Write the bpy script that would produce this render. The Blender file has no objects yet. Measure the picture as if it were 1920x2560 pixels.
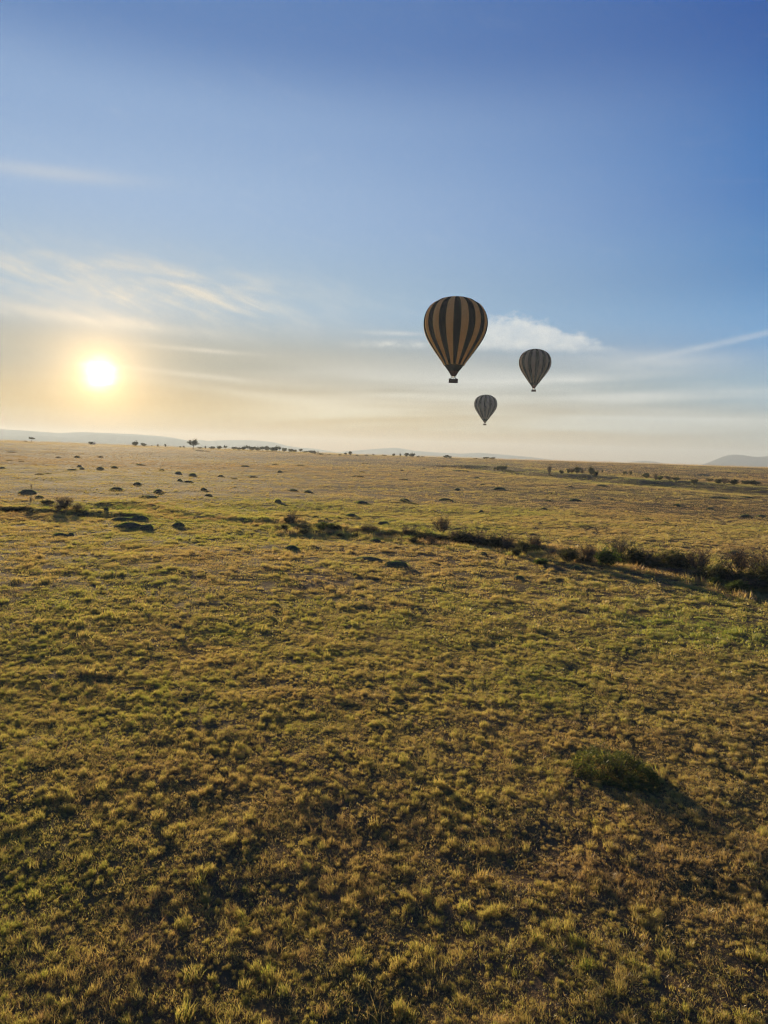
import bpy, bmesh, math, random
import numpy as np
from mathutils import Matrix, Vector

R = math.radians
scene = bpy.context.scene
C = scene.collection

# ------------------------------------------------------------------ camera
CAM_H = 12.0
PITCH, ROLL = 4.8, 1.8
cam = bpy.data.cameras.new('camera')
cam_o = bpy.data.objects.new('camera', cam)
C.objects.link(cam_o)
cam.sensor_fit = 'VERTICAL'
cam.sensor_height = 34.6
cam.lens = 24.0
cam.clip_start = 0.1
cam.clip_end = 60000
CAM_M = Matrix.Translation((0, 0, CAM_H)) @ Matrix.Rotation(R(90 - PITCH), 4, 'X') @ Matrix.Rotation(R(ROLL), 4, 'Z')
cam_o.matrix_world = CAM_M
scene.camera = cam_o

# ------------------------------------------------------------------ exposure
vs = scene.view_settings
vs.view_transform = 'Standard'
vs.look = 'None'
vs.exposure = 1.05
vs.gamma = 1.0
vs.use_curve_mapping = False
scene.cycles.use_denoising = True
scene.cycles.denoising_prefilter = 'FAST'
scene.cycles.filter_width = 1.15
scene.cycles.max_bounces = 5
scene.cycles.diffuse_bounces = 3
scene.cycles.glossy_bounces = 2
scene.cycles.transparent_max_bounces = 8
scene.cycles.volume_bounces = 0
scene.cycles.sample_clamp_indirect = 6.0

# ------------------------------------------------------------------ sun direction
SUN_AZ, SUN_EL = -21.9, 6.5
SUN_DIR = Vector((math.sin(R(SUN_AZ)) * math.cos(R(SUN_EL)), math.cos(R(SUN_AZ)) * math.cos(R(SUN_EL)), math.sin(R(SUN_EL))))
sun = bpy.data.lights.new('sun', 'SUN')
sun.energy = 5.0
sun.angle = R(0.6)
sun.color = (1.0, 0.77, 0.46)
sun_o = bpy.data.objects.new('sun', sun)
C.objects.link(sun_o)
sun_o.rotation_euler = SUN_DIR.to_track_quat('Z', 'Y').to_euler()

# ------------------------------------------------------------------ world
world = bpy.data.worlds.new('World')
scene.world = world
world.use_nodes = True
NT = world.node_tree
for n_ in list(NT.nodes):
    NT.nodes.remove(n_)


class NG:
    """small expression helper for node trees"""
    def __init__(self, nt):
        self.nt = nt

    def put(self, sock, v):
        if isinstance(v, bpy.types.NodeSocket):
            self.nt.links.new(v, sock)
        elif v is not None:
            sock.default_value = v

    def m(self, op, a=None, b=None, c=None, clamp=False):
        n = self.nt.nodes.new('ShaderNodeMath')
        n.operation = op
        n.use_clamp = clamp
        for i, v in enumerate((a, b, c)):
            self.put(n.inputs[i], v)
        return n.outputs[0]

    def add(self, a, b): return self.m('ADD', a, b)
    def sub(self, a, b): return self.m('SUBTRACT', a, b)
    def mul(self, a, b): return self.m('MULTIPLY', a, b)

    def smooth(self, x, lo, hi, a=0.0, b=1.0):
        n = self.nt.nodes.new('ShaderNodeMapRange')
        n.interpolation_type = 'SMOOTHSTEP'
        self.put(n.inputs[0], x)
        n.inputs[1].default_value = lo
        n.inputs[2].default_value = hi
        n.inputs[3].default_value = a
        n.inputs[4].default_value = b
        return n.outputs[0]

    def vec(self, x=0.0, y=0.0, z=0.0):
        n = self.nt.nodes.new('ShaderNodeCombineXYZ')
        for i, v in enumerate((x, y, z)):
            self.put(n.inputs[i], v)
        return n.outputs[0]

    def noise(self, v, scale=1.0, detail=4.0, rough=0.55, dist=0.0):
        n = self.nt.nodes.new('ShaderNodeTexNoise')
        self.put(n.inputs['Vector'], v)
        n.inputs['Scale'].default_value = scale
        n.inputs['Detail'].default_value = detail
        n.inputs['Roughness'].default_value = rough
        n.inputs['Distortion'].default_value = dist
        return n.outputs[0]

    def mix(self, f, a, b, mode='MIX'):
        n = self.nt.nodes.new('ShaderNodeMix')
        n.data_type = 'RGBA'
        n.blend_type = mode
        n.clamp_factor = True
        self.put(n.inputs[0], f)
        self.put(n.inputs[6], a)
        self.put(n.inputs[7], b)
        return n.outputs[2]

    def ramp(self, f, stops):
        n = self.nt.nodes.new('ShaderNodeValToRGB')
        self.put(n.inputs[0], f)
        cr = n.color_ramp
        cr.interpolation = 'EASE'
        while len(cr.elements) < len(stops):
            cr.elements.new(0.5)
        for e, (p, c) in zip(cr.elements, stops):
            e.position = p
            e.color = (*c, 1) if len(c) == 3 else c
        return n.outputs[0]


def lin(r, g, b):
    f = lambda u: (u / 255 / 12.92) if u / 255 <= 0.04045 else ((u / 255 + 0.055) / 1.055) ** 2.4
    return (f(r), f(g), f(b))


def col4(r, g, b):
    return (*lin(r, g, b), 1.0)


g = NG(NT)
tc = NT.nodes.new('ShaderNodeTexCoord')
sep = NT.nodes.new('ShaderNodeSeparateXYZ')
NT.links.new(tc.outputs['Generated'], sep.inputs[0])
dx, dy, dz = sep.outputs
DEG = 57.29578
az = g.mul(g.m('ARCTAN2', dx, dy), DEG)
el = g.mul(g.m('ARCSINE', dz), DEG)
dot = NT.nodes.new('ShaderNodeVectorMath')
dot.operation = 'DOT_PRODUCT'
NT.links.new(tc.outputs['Generated'], dot.inputs[0])
GLARE = (math.sin(R(-21.9)) * math.cos(R(5.1)), math.cos(R(-21.9)) * math.cos(R(5.1)), math.sin(R(5.1)))
dot.inputs[1].default_value = GLARE
sang = g.mul(g.m('ARCCOSINE', g.m('MINIMUM', dot.outputs[1] if dot.outputs[1].enabled else dot.outputs['Value'], 1.0)), DEG)

# physical sky model, added only faintly to the hand-tuned colour ramps below
sky = NT.nodes.new('ShaderNodeTexSky')
sky.sky_type = 'NISHITA'
sky.sun_disc = False
sky.sun_elevation = R(SUN_EL)
sky.sun_rotation = R(SUN_AZ)
sky.altitude = 1600
sky.air_density = 1.0
sky.dust_density = 0.6
sky.ozone_density = 3.0

ele = g.m('DIVIDE', el, 45.0, clamp=True)
def E_(d): return max(0.0, min(1.0, d / 45.0))
near = g.ramp(ele, [(E_(0), lin(190, 125, 20)), (E_(2.5), lin(198, 166, 104)), (E_(6.5), lin(170, 168, 154)), (E_(11), lin(158, 184, 204)),
                    (E_(18), lin(155, 182, 214)), (E_(23), lin(144, 173, 210)), (E_(29), lin(102, 138, 189)), (E_(44), lin(78, 112, 172))])
far = g.ramp(ele, [(E_(0), lin(190, 186, 168)), (E_(2.5), lin(172, 182, 180)), (E_(5), lin(150, 182, 202)), (E_(9), lin(104, 158, 208)),
                   (E_(14), lin(62, 126, 188)), (E_(19), lin(38, 108, 180)), (E_(29), lin(42, 88, 160)), (E_(44), lin(34, 66, 130))])
tphi = g.m('POWER', g.m('DIVIDE', g.m('SUBTRACT', sang, 8.0), 45.0, clamp=True), 1.75)
base = g.mix(tphi, near, far)
skyc = g.mix(1.0, sky.outputs[0], (0.014, 0.014, 0.017, 1), 'MULTIPLY')
base = g.mix(0.08, base, skyc, 'ADD')

# thin cloud layers, placed by azimuth and elevation
def gauss(a0, e0, sa, se, slope=0.0):
    u = g.mul(g.sub(az, a0), 1.0 / sa)
    v = g.mul(g.sub(g.sub(el, e0), g.mul(g.sub(az, a0), slope)), 1.0 / se)
    return g.m('EXPONENT', g.mul(g.add(g.mul(u, u), g.mul(v, v)), -1.0))

def streaknoise(sa, se, slope, seed, detail=5.0, rough=0.6, dist=0.6):
    return g.noise(g.vec(g.mul(az, sa), g.mul(g.sub(el, g.mul(az, slope)), se), seed), 1.0, detail, rough, dist)

n1 = streaknoise(0.085, 0.40, -0.20, 3.1, 6, 0.68, 1.5)
n2 = streaknoise(0.22, 1.1, -0.30, 7.7, 5, 0.65, 0.0)
n3 = streaknoise(0.035, 0.5, 0.02, 1.3, 3, 0.55, 0.0)
n4 = g.noise(g.vec(g.mul(az, 0.55), g.mul(el, 0.95), 4.0), 1.0, 6, 0.64, 0.0)
cir = g.add(g.mul(g.smooth(n1, 0.30, 0.70), g.add(0.12, g.mul(g.smooth(n2, 0.3, 0.75), 0.75))), g.mul(g.smooth(n4, 0.45, 0.8), 0.22))
dens = g.mul(gauss(-19, 11.3, 12.5, 2.3, -0.03), g.add(g.mul(cir, 1.45), 0.16))
def addd(d, x): return g.add(d, x)
dens = addd(dens, g.mul(gauss(-23, 8.95, 9.5, 0.42, -0.035), g.add(0.1, g.mul(n2, 0.7))))
dens = addd(dens, g.mul(gauss(-14.6, 7.35, 4.2, 0.16, -0.02), g.mul(n2, 1.0)))
dens = addd(dens, g.mul(gauss(-15.0, 5.45, 5.0, 0.2, -0.055), g.mul(n2, 1.0)))
dens = addd(dens, g.mul(gauss(-12.0, 4.3, 6.0, 0.3, -0.09), g.mul(n2, 0.5)))
dens = addd(dens, g.mul(gauss(-17.0, 12.85, 1.6, 0.32, -0.18), g.mul(n4, 0.9)))
dens = addd(dens, g.mul(gauss(-10.6, 12.7, 1.5, 0.35, -0.25), g.mul(n4, 0.5)))
dens = addd(dens, g.mul(gauss(-25, 18.3, 5.5, 0.45, 0.06), 0.30))
# heap cloud behind the nearest balloon: ragged top, flat base
top = g.sub(10.7, g.mul(g.m('POWER', g.m('MAXIMUM', g.sub(az, 10.0), 0.0), 1.35), 0.155))
wob = g.mul(g.sub(n4, 0.5), 2.6)
upper = g.smooth(g.sub(g.add(top, wob), el), -0.25, 0.5)
lower = g.smooth(g.sub(g.add(el, g.mul(wob, 0.25)), 8.25), -0.35, 0.45)
sides = g.mul(g.smooth(az, 3.0, 7.0), g.smooth(az, 20.5, 14.0))
dens = addd(dens, g.mul(g.mul(upper, lower), g.mul(sides, g.add(0.12, g.mul(n4, 1.0)))))
dens = addd(dens, g.mul(gauss(0.5, 8.5, 3.2, 0.28, 0.03), g.mul(g.smooth(n4, 0.3, 0.7), 0.8)))
dens = addd(dens, g.mul(gauss(0.3, 9.35, 2.6, 0.16, 0.0), g.mul(n4, 0.7)))
dens = addd(dens, g.mul(gauss(25.5, 8.7, 6.0, 0.22, 0.20), g.mul(n2, 0.55)))
dens = addd(dens, g.mul(gauss(20, 7.4, 5.5, 0.75, -0.03), g.mul(n1, 0.55)))
dens = addd(dens, g.mul(gauss(14, 6.0, 7.0, 0.35, 0.06), g.mul(n2, 0.55)))
# low veil, broken into bands, all round the horizon
veil = g.mul(g.smooth(n3, 0.38, 0.66), g.mul(g.smooth(el, 8.5, 4.5), g.smooth(el, 0.3, 2.2)))
dens = addd(dens, g.mul(veil, g.smooth(sang, 6.0, 20.0, 0.1, 0.7)))
dens = addd(dens, g.mul(gauss(23, 3.15, 9, 0.14, -0.005), 0.4))
# faint high streaks everywhere
dens = addd(dens, g.mul(g.smooth(n1, 0.55, 0.85), g.mul(g.smooth(el, 8, 14), 0.07)))
dens = g.m('MINIMUM', dens, 0.92)
cloudc = g.mix(g.smooth(sang, 6, 30), col4(226, 218, 202), col4(232, 232, 226))
cloudc = g.mix(g.smooth(el, 6.5, 2.5), cloudc, g.mix(g.smooth(sang, 8, 45), col4(248, 236, 204), col4(206, 210, 204)))
cloudy = g.mix(dens, base, cloudc)

# sun glare: disc and the bright aureole of the hazy air round it
edge = g.noise(g.vec(g.mul(az, 0.55), g.mul(el, 1.5), 2.0), 1.0, 2, 0.5, 0.0)
sa_ = g.add(sang, g.mul(g.sub(edge, 0.5), 0.9))
core = g.m('EXPONENT', g.mul(g.m('POWER', g.m('MAXIMUM', g.mul(sa_, 1 / 0.78), 0.0), 2.0), -1.0))
gl1 = g.m('EXPONENT', g.mul(sang, -1 / 2.1))
gl2 = g.m('EXPONENT', g.mul(sang, -1 / 6.0))
def scaled(fac, c):
    n = NT.nodes.new('ShaderNodeVectorMath')
    n.operation = 'SCALE'
    n.inputs[0].default_value = c
    g.put(n.inputs['Scale'], fac)
    return n.outputs[0]
def vadd(a, b):
    n = NT.nodes.new('ShaderNodeVectorMath')
    g.put(n.inputs[0], a)
    g.put(n.inputs[1], b)
    return n.outputs[0]
tot = vadd(cloudy, scaled(core, (3.0, 2.6, 1.8)))
tot = vadd(tot, scaled(gl1, (1.9, 1.25, 0.52)))
tot = vadd(tot, scaled(gl2, (0.05, 0.025, 0.0)))
bg = NT.nodes.new('ShaderNodeBackground')
out = NT.nodes.new('ShaderNodeOutputWorld')
NT.links.new(tot, bg.inputs[0])
bg.inputs[1].default_value = 0.482
NT.links.new(bg.outputs[0], out.inputs[0])
world.cycles.sampling_method = 'MANUAL'
world.cycles.sample_map_resolution = 1024

# ------------------------------------------------------------------ helpers
FPX = 24.0 / 34.6 * 2560
CAM_R = CAM_M.to_3x3()
def ray(px, py):
    d = CAM_R @ Vector((px - 960, 1280 - py, -FPX))
    return d.normalized()

rng = np.random.default_rng(11)
TAB = rng.random((256, 256))
def vnoise(x, y):
    xi = np.floor(x).astype(np.int64); yi = np.floor(y).astype(np.int64)
    xf = x - xi; yf = y - yi
    u = xf * xf * (3 - 2 * xf); v = yf * yf * (3 - 2 * yf)
    a = TAB[xi & 255, yi & 255]; b = TAB[(xi + 1) & 255, yi & 255]
    c = TAB[xi & 255, (yi + 1) & 255]; d = TAB[(xi + 1) & 255, (yi + 1) & 255]
    return (a * (1 - u) + b * u) * (1 - v) + (c * (1 - u) + d * u) * v - 0.5
def fbm(x, y, o=4, ox=0.0):
    s = 0; a = 1.0; f = 1.0
    for k in range(o):
        s = s + a * vnoise(x * f + 17.3 * k + ox, y * f + 9.1 * k + ox * 1.7)
        a *= 0.5; f *= 2.03
    return s
def sstep(x, a, b):
    t = np.clip((x - a) / (b - a), 0, 1)
    return t * t * (3 - 2 * t)

def flat_hit(px, py, z=0.0):
    d = ray(px, py)
    t = (z - CAM_H) / d.z
    return (d.x * t, d.y * t)

GULLY = [flat_hit(*p) for p in ((2300, 1560), (1920, 1478), (1750, 1432), (1560, 1402), (1400, 1386), (1250, 1366), (1100, 1346), (950, 1334), (760, 1324), (690, 1306))]
GULLY_L = [flat_hit(*p) for p in ((250, 1290), (150, 1284), (0, 1278), (-150, 1272))]
SWALE = [flat_hit(*p) for p in ((2250, 1246), (1920, 1232), (1700, 1216), (1500, 1204), (1330, 1190), (1180, 1176))]
SWALE_L = [flat_hit(*p) for p in ((330, 1262), (420, 1288), (560, 1300), (660, 1308))]

def seg_dist(x, y, pts):
    """distance to a polyline, signed: positive on the far side (away from the camera)"""
    best = np.full(np.shape(x), 1e9); sign = np.zeros(np.shape(x)); along = np.zeros(np.shape(x))
    acc = 0.0
    for (x0, y0), (x1, y1) in zip(pts[:-1], pts[1:]):
        ex, ey = x1 - x0, y1 - y0
        L = math.hypot(ex, ey)
        t = np.clip(((x - x0) * ex + (y - y0) * ey) / (L * L), 0, 1)
        qx, qy = x0 + t * ex, y0 + t * ey
        d = np.hypot(x - qx, y - qy)
        s = np.sign(np.hypot(x, y) - np.hypot(qx, qy))
        m_ = d < best
        best = np.where(m_, d, best); sign = np.where(m_, s, sign)
    return best * sign

def height(x, y):
    x = np.asarray(x, float); y = np.asarray(y, float)
    r = np.hypot(x, y)
    near_ = 1 - sstep(r, 70, 200)
    h = 0.45 * fbm(x / 34, y / 34, 3) * (1 - 0.4 * sstep(r, 300, 900))
    h = h + near_ * (0.16 * fbm(x / 5.2, y / 5.2, 3, 40) + 0.10 * fbm(x / 1.25, y / 1.25, 2, 80))
    h = h + 0.35 * fbm(x / 11, y / 11, 2, 23) * sstep(r, 60, 140) * (1 - sstep(r, 400, 800))
    h = h + 1.6 * fbm(x / 260, y / 260, 3, 5) * sstep(r, 180, 520)
    wob_ = 2.6 * fbm(x / 9, y / 9, 3, 61)
    d = seg_dist(x, y, GULLY) + wob_
    prof = np.where(d < 0, np.exp(-(d / 3.4) ** 2), np.exp(-(d / 2.4) ** 4))
    h = h - (0.7 + 1.1 * fbm(x / 7, y / 7, 2, 71)) * (0.25 + 0.75 * sstep(x, -8, 28)) * prof + 0.25 * np.exp(-((d - 4.0) / 2.4) ** 2)
    d = seg_dist(x, y, GULLY_L) + wob_
    h = h - 0.75 * np.where(d < 0, np.exp(-(d / 3.2) ** 2), np.exp(-(d / 2.0) ** 4)) + 0.35 * np.exp(-((d - 4.5) / 2.6) ** 2)
    d = seg_dist(x, y, SWALE_L) + wob_
    h = h - 0.25 * np.where(d < 0, np.exp(-(d / 3.0) ** 2), np.exp(-(d / 2.4) ** 4)) + 0.3 * np.exp(-((d - 4.5) / 2.6) ** 2)
    d = seg_dist(x, y, SWALE) + 12 * fbm(x / 40, y / 40, 3, 31)
    h = h - 1.7 * np.where(d < 0, np.exp(-(d / 26.0) ** 2), np.exp(-(d / 11.0) ** 4)) + 0.8 * np.exp(-((d - 22) / 14.0) ** 2)
    h = h + 7.0 * sstep(r, 250, 1000)
    h = h + 4.0 * sstep(r, 350, 1000) * sstep(-x / np.maximum(r, 1), -0.1, 0.5)
    h = h - 34.0 * sstep(r, 1050, 2300)
    return h

def pix(px, py, dmax=1150.0):
    """the point of the ground seen at this place"""
    d = ray(px, py)
    t = np.geomspace(6, dmax * 1.05, 3000)
    hx, hy = d.x * t, d.y * t
    under = CAM_H + d.z * t < height(hx, hy)
    if under.any():
        i = int(np.argmax(under))
        tt = t[i]
    else:
        tt = 980.0
    x, y = d.x * tt, d.y * tt
    return Vector((x, y, float(height(x, y)))), tt

def linked(name, mesh, mats=(), parent=None):
    o = bpy.data.objects.new(name, mesh)
    C.objects.link(o)
    if parent is not None:
        o.parent = parent
    for m_ in mats:
        if m_ is not None and m_.name not in [q.name for q in mesh.materials if q]:
            mesh.materials.append(m_)
    return o

def mesh_np(name, V, F, smooth=True):
    """F: list of index arrays (n,3) or (n,4)"""
    me = bpy.data.meshes.new(name)
    V = np.asarray(V, np.float32)
    me.vertices.add(len(V))
    me.vertices.foreach_set('co', V.ravel())
    loops = []; starts = []; tot_ = 0
    for f in F:
        f = np.asarray(f, np.int32)
        if len(f) == 0: continue
        k = f.shape[1]
        starts.append(np.arange(len(f)) * k + tot_)
        loops.append(f.ravel()); tot_ += f.size
    loops = np.concatenate(loops); starts = np.concatenate(starts)
    me.loops.add(len(loops)); me.polygons.add(len(starts))
    me.loops.foreach_set('vertex_index', loops.astype(np.int32))
    me.polygons.foreach_set('loop_start', starts.astype(np.int32))
    if smooth:
        me.polygons.foreach_set('use_smooth', np.ones(len(starts), bool))
    me.update(calc_edges=True)
    me.validate()
    return me

def bm_mesh(name, bm, smooth=False):
    me = bpy.data.meshes.new(name)
    bm.normal_update()
    bm.to_mesh(me); bm.free()
    if smooth:
        me.polygons.foreach_set('use_smooth', np.ones(len(me.polygons), bool))
    return me

def tag(o, label=None, cat=None, group=None, kind=None):
    if label: o['label'] = label
    if cat: o['category'] = cat
    if group: o['group'] = group
    if kind: o['kind'] = kind
    return o

def thing(name, label, cat, loc=(0, 0, 0), rz=0.0, group=None, scale=None):
    o = bpy.data.objects.new(name, None)
    o.empty_display_size = 0.2
    C.objects.link(o)
    o.location = loc
    o.rotation_euler = (0, 0, rz)
    if scale is not None: o.scale = scale
    return tag(o, label, cat, group)

ORD = ['first', 'second', 'third', 'fourth', 'fifth', 'sixth', 'seventh', 'eighth', 'ninth', 'tenth', 'eleventh', 'twelfth', 'thirteenth',
       'fourteenth', 'fifteenth', 'sixteenth', 'seventeenth', 'eighteenth', 'nineteenth', 'twentieth', 'twenty-first', 'twenty-second',
       'twenty-third', 'twenty-fourth', 'twenty-fifth', 'twenty-sixth', 'twenty-seventh', 'twenty-eighth', 'twenty-ninth', 'thirtieth']

# ------------------------------------------------------------------ materials
def new_mat(name):
    m_ = bpy.data.materials.new(name)
    m_.use_nodes = True
    nt = m_.node_tree
    for n in list(nt.nodes): nt.nodes.remove(n)
    o = nt.nodes.new('ShaderNodeOutputMaterial')
    return m_, nt, NG(nt), o

def attr(nt, name, typ='GEOMETRY'):
    n = nt.nodes.new('ShaderNodeAttribute')
    n.attribute_name = name
    n.attribute_type = typ
    return n

def principled(nt, col, rough=0.8, spec=0.3, normal=None):
    b = nt.nodes.new('ShaderNodeBsdfPrincipled')
    q = NG(nt)
    q.put(b.inputs['Base Color'], col)
    q.put(b.inputs['Roughness'], rough)
    b.inputs['Specular IOR Level'].default_value = spec
    if normal is not None: q.put(b.inputs['Normal'], normal)
    return b

def leafy(name, colfun, trans=0.5, spec=0.1, rough=0.45, boost=1.25):
    """thin leaf or blade: reflects and lets light through"""
    m_, nt, q, o = new_mat(name)
    c = colfun(nt, q)
    d = nt.nodes.new('ShaderNodeBsdfDiffuse'); q.put(d.inputs[0], c)
    t = nt.nodes.new('ShaderNodeBsdfTranslucent')
    tcx = q.mix(1.0, c, (boost, boost, boost * 0.72, 1), 'MULTIPLY')
    q.put(t.inputs[0], tcx)
    mx = nt.nodes.new('ShaderNodeMixShader'); mx.inputs[0].default_value = trans
    nt.links.new(d.outputs[0], mx.inputs[1]); nt.links.new(t.outputs[0], mx.inputs[2])
    gl = nt.nodes.new('ShaderNodeBsdfGlossy'); gl.inputs['Roughness'].default_value = rough
    mx2 = nt.nodes.new('ShaderNodeMixShader'); mx2.inputs[0].default_value = spec
    nt.links.new(mx.outputs[0], mx2.inputs[1]); nt.links.new(gl.outputs[0], mx2.inputs[2])
    nt.links.new(mx2.outputs[0], o.inputs[0])
    return m_

def soil_mat():
    m_, nt, q, o = new_mat('soil')
    geo = nt.nodes.new('ShaderNodeNewGeometry')
    p = geo.outputs['Position']
    a = q.noise(p, 0.12, 4); b = q.noise(p, 2.2, 6, 0.65); c = q.noise(p, 14.0, 4, 0.6)
    col = q.mix(q.smooth(b, 0.35, 0.65), (0.10, 0.066, 0.034, 1), (0.15, 0.10, 0.05, 1))
    col = q.mix(q.mul(q.smooth(a, 0.42, 0.62), 0.6), col, (0.085, 0.075, 0.028, 1))
    bump = nt.nodes.new('ShaderNodeBump'); bump.inputs['Strength'].default_value = 0.9; bump.inputs['Distance'].default_value = 0.12
    q.put(bump.inputs['Height'], q.add(b, q.mul(c, 0.4)))
    s = principled(nt, col, 1.0, 0.04, bump.outputs[0])
    nt.links.new(s.outputs[0], o.inputs[0])
    return m_

def plain_mat(name, c1, c2, scale=3.0, rough=0.85, spec=0.2, bump_d=0.0):
    m_, nt, q, o = new_mat(name)
    t = nt.nodes.new('ShaderNodeTexCoord')
    n = q.noise(t.outputs['Object'], scale, 5, 0.6)
    col = q.mix(q.smooth(n, 0.3, 0.7), (*c1, 1), (*c2, 1))
    nm = None
    if bump_d:
        b = nt.nodes.new('ShaderNodeBump'); b.inputs['Distance'].default_value = bump_d
        q.put(b.inputs['Height'], n); nm = b.outputs[0]
    s = principled(nt, col, rough, spec, nm)
    nt.links.new(s.outputs[0], o.inputs[0])
    return m_

def grass_col(nt, q):
    ti = attr(nt, 'tint', 'INSTANCER').outputs['Fac']
    br = attr(nt, 'br').outputs['Fac']
    f = q.add(ti, q.mul(q.sub(br, 0.5), 0.55))
    return q.ramp(f, [(0.0, (0.085, 0.145, 0.022)), (0.3, (0.19, 0.205, 0.036)), (0.55, (0.31, 0.262, 0.088)), (0.8, (0.32, 0.225, 0.098)), (1.0, (0.255, 0.165, 0.088))])

def tint_leaf(c1, c2):
    def f(nt, q):
        br = attr(nt, 'br').outputs['Fac']
        oi = nt.nodes.new('ShaderNodeObjectInfo')
        return q.mix(q.add(q.mul(br, 0.8), q.mul(oi.outputs['Random'], 0.2)), (*c1, 1), (*c2, 1))
    return f

M = {}
M['soil'] = soil_mat()
M['grass'] = leafy('grass_blade', grass_col, 0.6, 0.06, 0.42, 1.75)
M['leaf_green'] = leafy('bush_leaf_green', tint_leaf((0.045, 0.085, 0.016), (0.12, 0.15, 0.03)), 0.45, 0.02)
M['leaf_near'] = leafy('bush_leaf_near', tint_leaf((0.045, 0.062, 0.018), (0.14, 0.15, 0.04)), 0.38, 0.02)
M['leaf_olive'] = leafy('bush_leaf_olive', tint_leaf((0.05, 0.06, 0.022), (0.12, 0.11, 0.045)), 0.4, 0.02)
M['leaf_brown'] = leafy('dry_leaf_brown', tint_leaf((0.11, 0.075, 0.042), (0.20, 0.13, 0.07)), 0.35, 0.02)
M['twig'] = plain_mat('bark_twig', (0.085, 0.068, 0.052), (0.15, 0.125, 0.10), 6.0, 0.9, 0.1)
M['mound'] = plain_mat('mound_earth', (0.085, 0.070, 0.042), (0.16, 0.13, 0.072), 2.5, 0.97, 0.05, 0.15)
M['hill'] = plain_mat('hill_scrub', (0.045, 0.055, 0.04), (0.09, 0.085, 0.055), 0.02, 1.0, 0.0)

# ------------------------------------------------------------------ ground: one sheet to the horizon
def build_ground():
    fine = np.radians(np.arange(-44, 44.01, 0.14))
    rest = np.radians(np.arange(44.01 + 4, 316 - 2, 4.0))
    th = np.concatenate([fine, rest])
    rr = np.geomspace(2.0, 11900, 660)
    T, RR = np.meshgrid(th, rr)
    X = RR * np.sin(T); Y = RR * np.cos(T)
    Z = height(X, Y)
    V = np.stack([X, Y, Z], -1).reshape(-1, 3)
    nth = len(th); nr = len(rr)
    i, j = np.meshgrid(np.arange(nr - 1), np.arange(nth), indexing='ij')
    j2 = (j + 1) % nth
    F = np.stack([i * nth + j, i * nth + j2, (i + 1) * nth + j2, (i + 1) * nth + j], -1).reshape(-1, 4)[:, ::-1]
    V = np.vstack([V, [[0, 0, float(height(0, 0))]]])
    cidx = len(V) - 1
    jj = np.arange(nth)
    cap = np.stack([np.full(nth, cidx), jj, (jj + 1) % nth], -1)[:, ::-1]
    me = mesh_np('ground', V, [F, cap])
    o = linked('ground', me, [M['soil']])
    tag(o, kind='structure')
build_ground()

# ------------------------------------------------------------------ hills far behind the plain
def build_hills(name, dist, prof, depth, seed, lump=0.10):
    """ridge whose crest runs through the given places, standing at this distance"""
    px = np.array([p[0] for p in prof], float); py = np.array([p[1] for p in prof], float)
    xs = np.linspace(px[0], px[-1], 220)
    ys = np.interp(xs, px, py)
    ys = np.convolve(np.pad(ys, 3, 'edge'), np.ones(7) / 7, 'valid')
    crest = []
    for a, b in zip(xs, ys):
        d = ray(a, b); k = dist / math.hypot(d.x, d.y)
        crest.append((d.x * k, d.y * k, CAM_H + d.z * k))
    crest = np.array(crest)
    hor = np.hypot(crest[:, 0], crest[:, 1])
    ux, uy = crest[:, 0] / hor, crest[:, 1] / hor
    rows = np.linspace(-1, 1, 25)
    base_z = -40.0
    V = []
    for k in rows:
        rr = hor + k * depth
        x, y = ux * rr, uy * rr
        fall = np.clip(1 - abs(k) ** 1.3, 0, 1)
        top_ = np.maximum(crest[:, 2] - base_z, 1)
        n = fbm(x / 240 + seed, y / 240 + seed, 4) * lump * 2
        z = base_z + top_ * np.clip(fall * (1 + n * (1 - fall) * 2.2), 0, 1.0) 
        V.append(np.stack([x, y, z], -1))
    V = np.array(V); nr_, nc = V.shape[:2]
    i, j = np.meshgrid(np.arange(nr_ - 1), np.arange(nc - 1), indexing='ij')
    F = np.stack([i * nc + j, i * nc + j + 1, (i + 1) * nc + j + 1, (i + 1) * nc + j], -1).reshape(-1, 4)[:, ::-1]
    o = linked(name, mesh_np(name, V.reshape(-1, 3), [F[:, ::-1]]), [M['hill']])
    tag(o, kind='structure')
build_hills('hills', 10800, [(-700, 1052), (-300, 1062), (-100, 1070), (0, 1073), (70, 1077), (150, 1083), (200, 1080), (280, 1083), (330, 1085), (420, 1092), (455, 1098), (490, 1106), (560, 1124)], 800, 3)
build_hills('hills', 9600, [(-700, 1075), (-250, 1082), (0, 1090), (110, 1089), (180, 1095), (240, 1084), (320, 1090), (400, 1093), (460, 1101), (520, 1116), (560, 1126)], 480, 8)
build_hills('hills', 11000, [(440, 1120), (472, 1103), (500, 1099), (520, 1103), (545, 1101), (600, 1100), (640, 1101), (672, 1104), (690, 1107), (720, 1115), (750, 1119), (790, 1122), (860, 1134)], 600, 14)
build_hills('hills', 11200, [(760, 1138), (880, 1127), (940, 1122), (990, 1119), (1010, 1122), (1035, 1127), (1090, 1131), (1150, 1134), (1200, 1132), (1250, 1136), (1330, 1143), (1420, 1154)], 500, 21)
build_hills('hills', 11300, [(1540, 1162), (1580, 1154), (1610, 1152), (1640, 1154), (1680, 1163)], 320, 27)
build_hills('hills', 11000, [(1740, 1166), (1775, 1155), (1805, 1142), (1820, 1137), (1845, 1136), (1872, 1140), (1890, 1143), (1920, 1140), (2000, 1134), (2200, 1140), (2500, 1160), (2700, 1190)], 560, 33)

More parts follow.
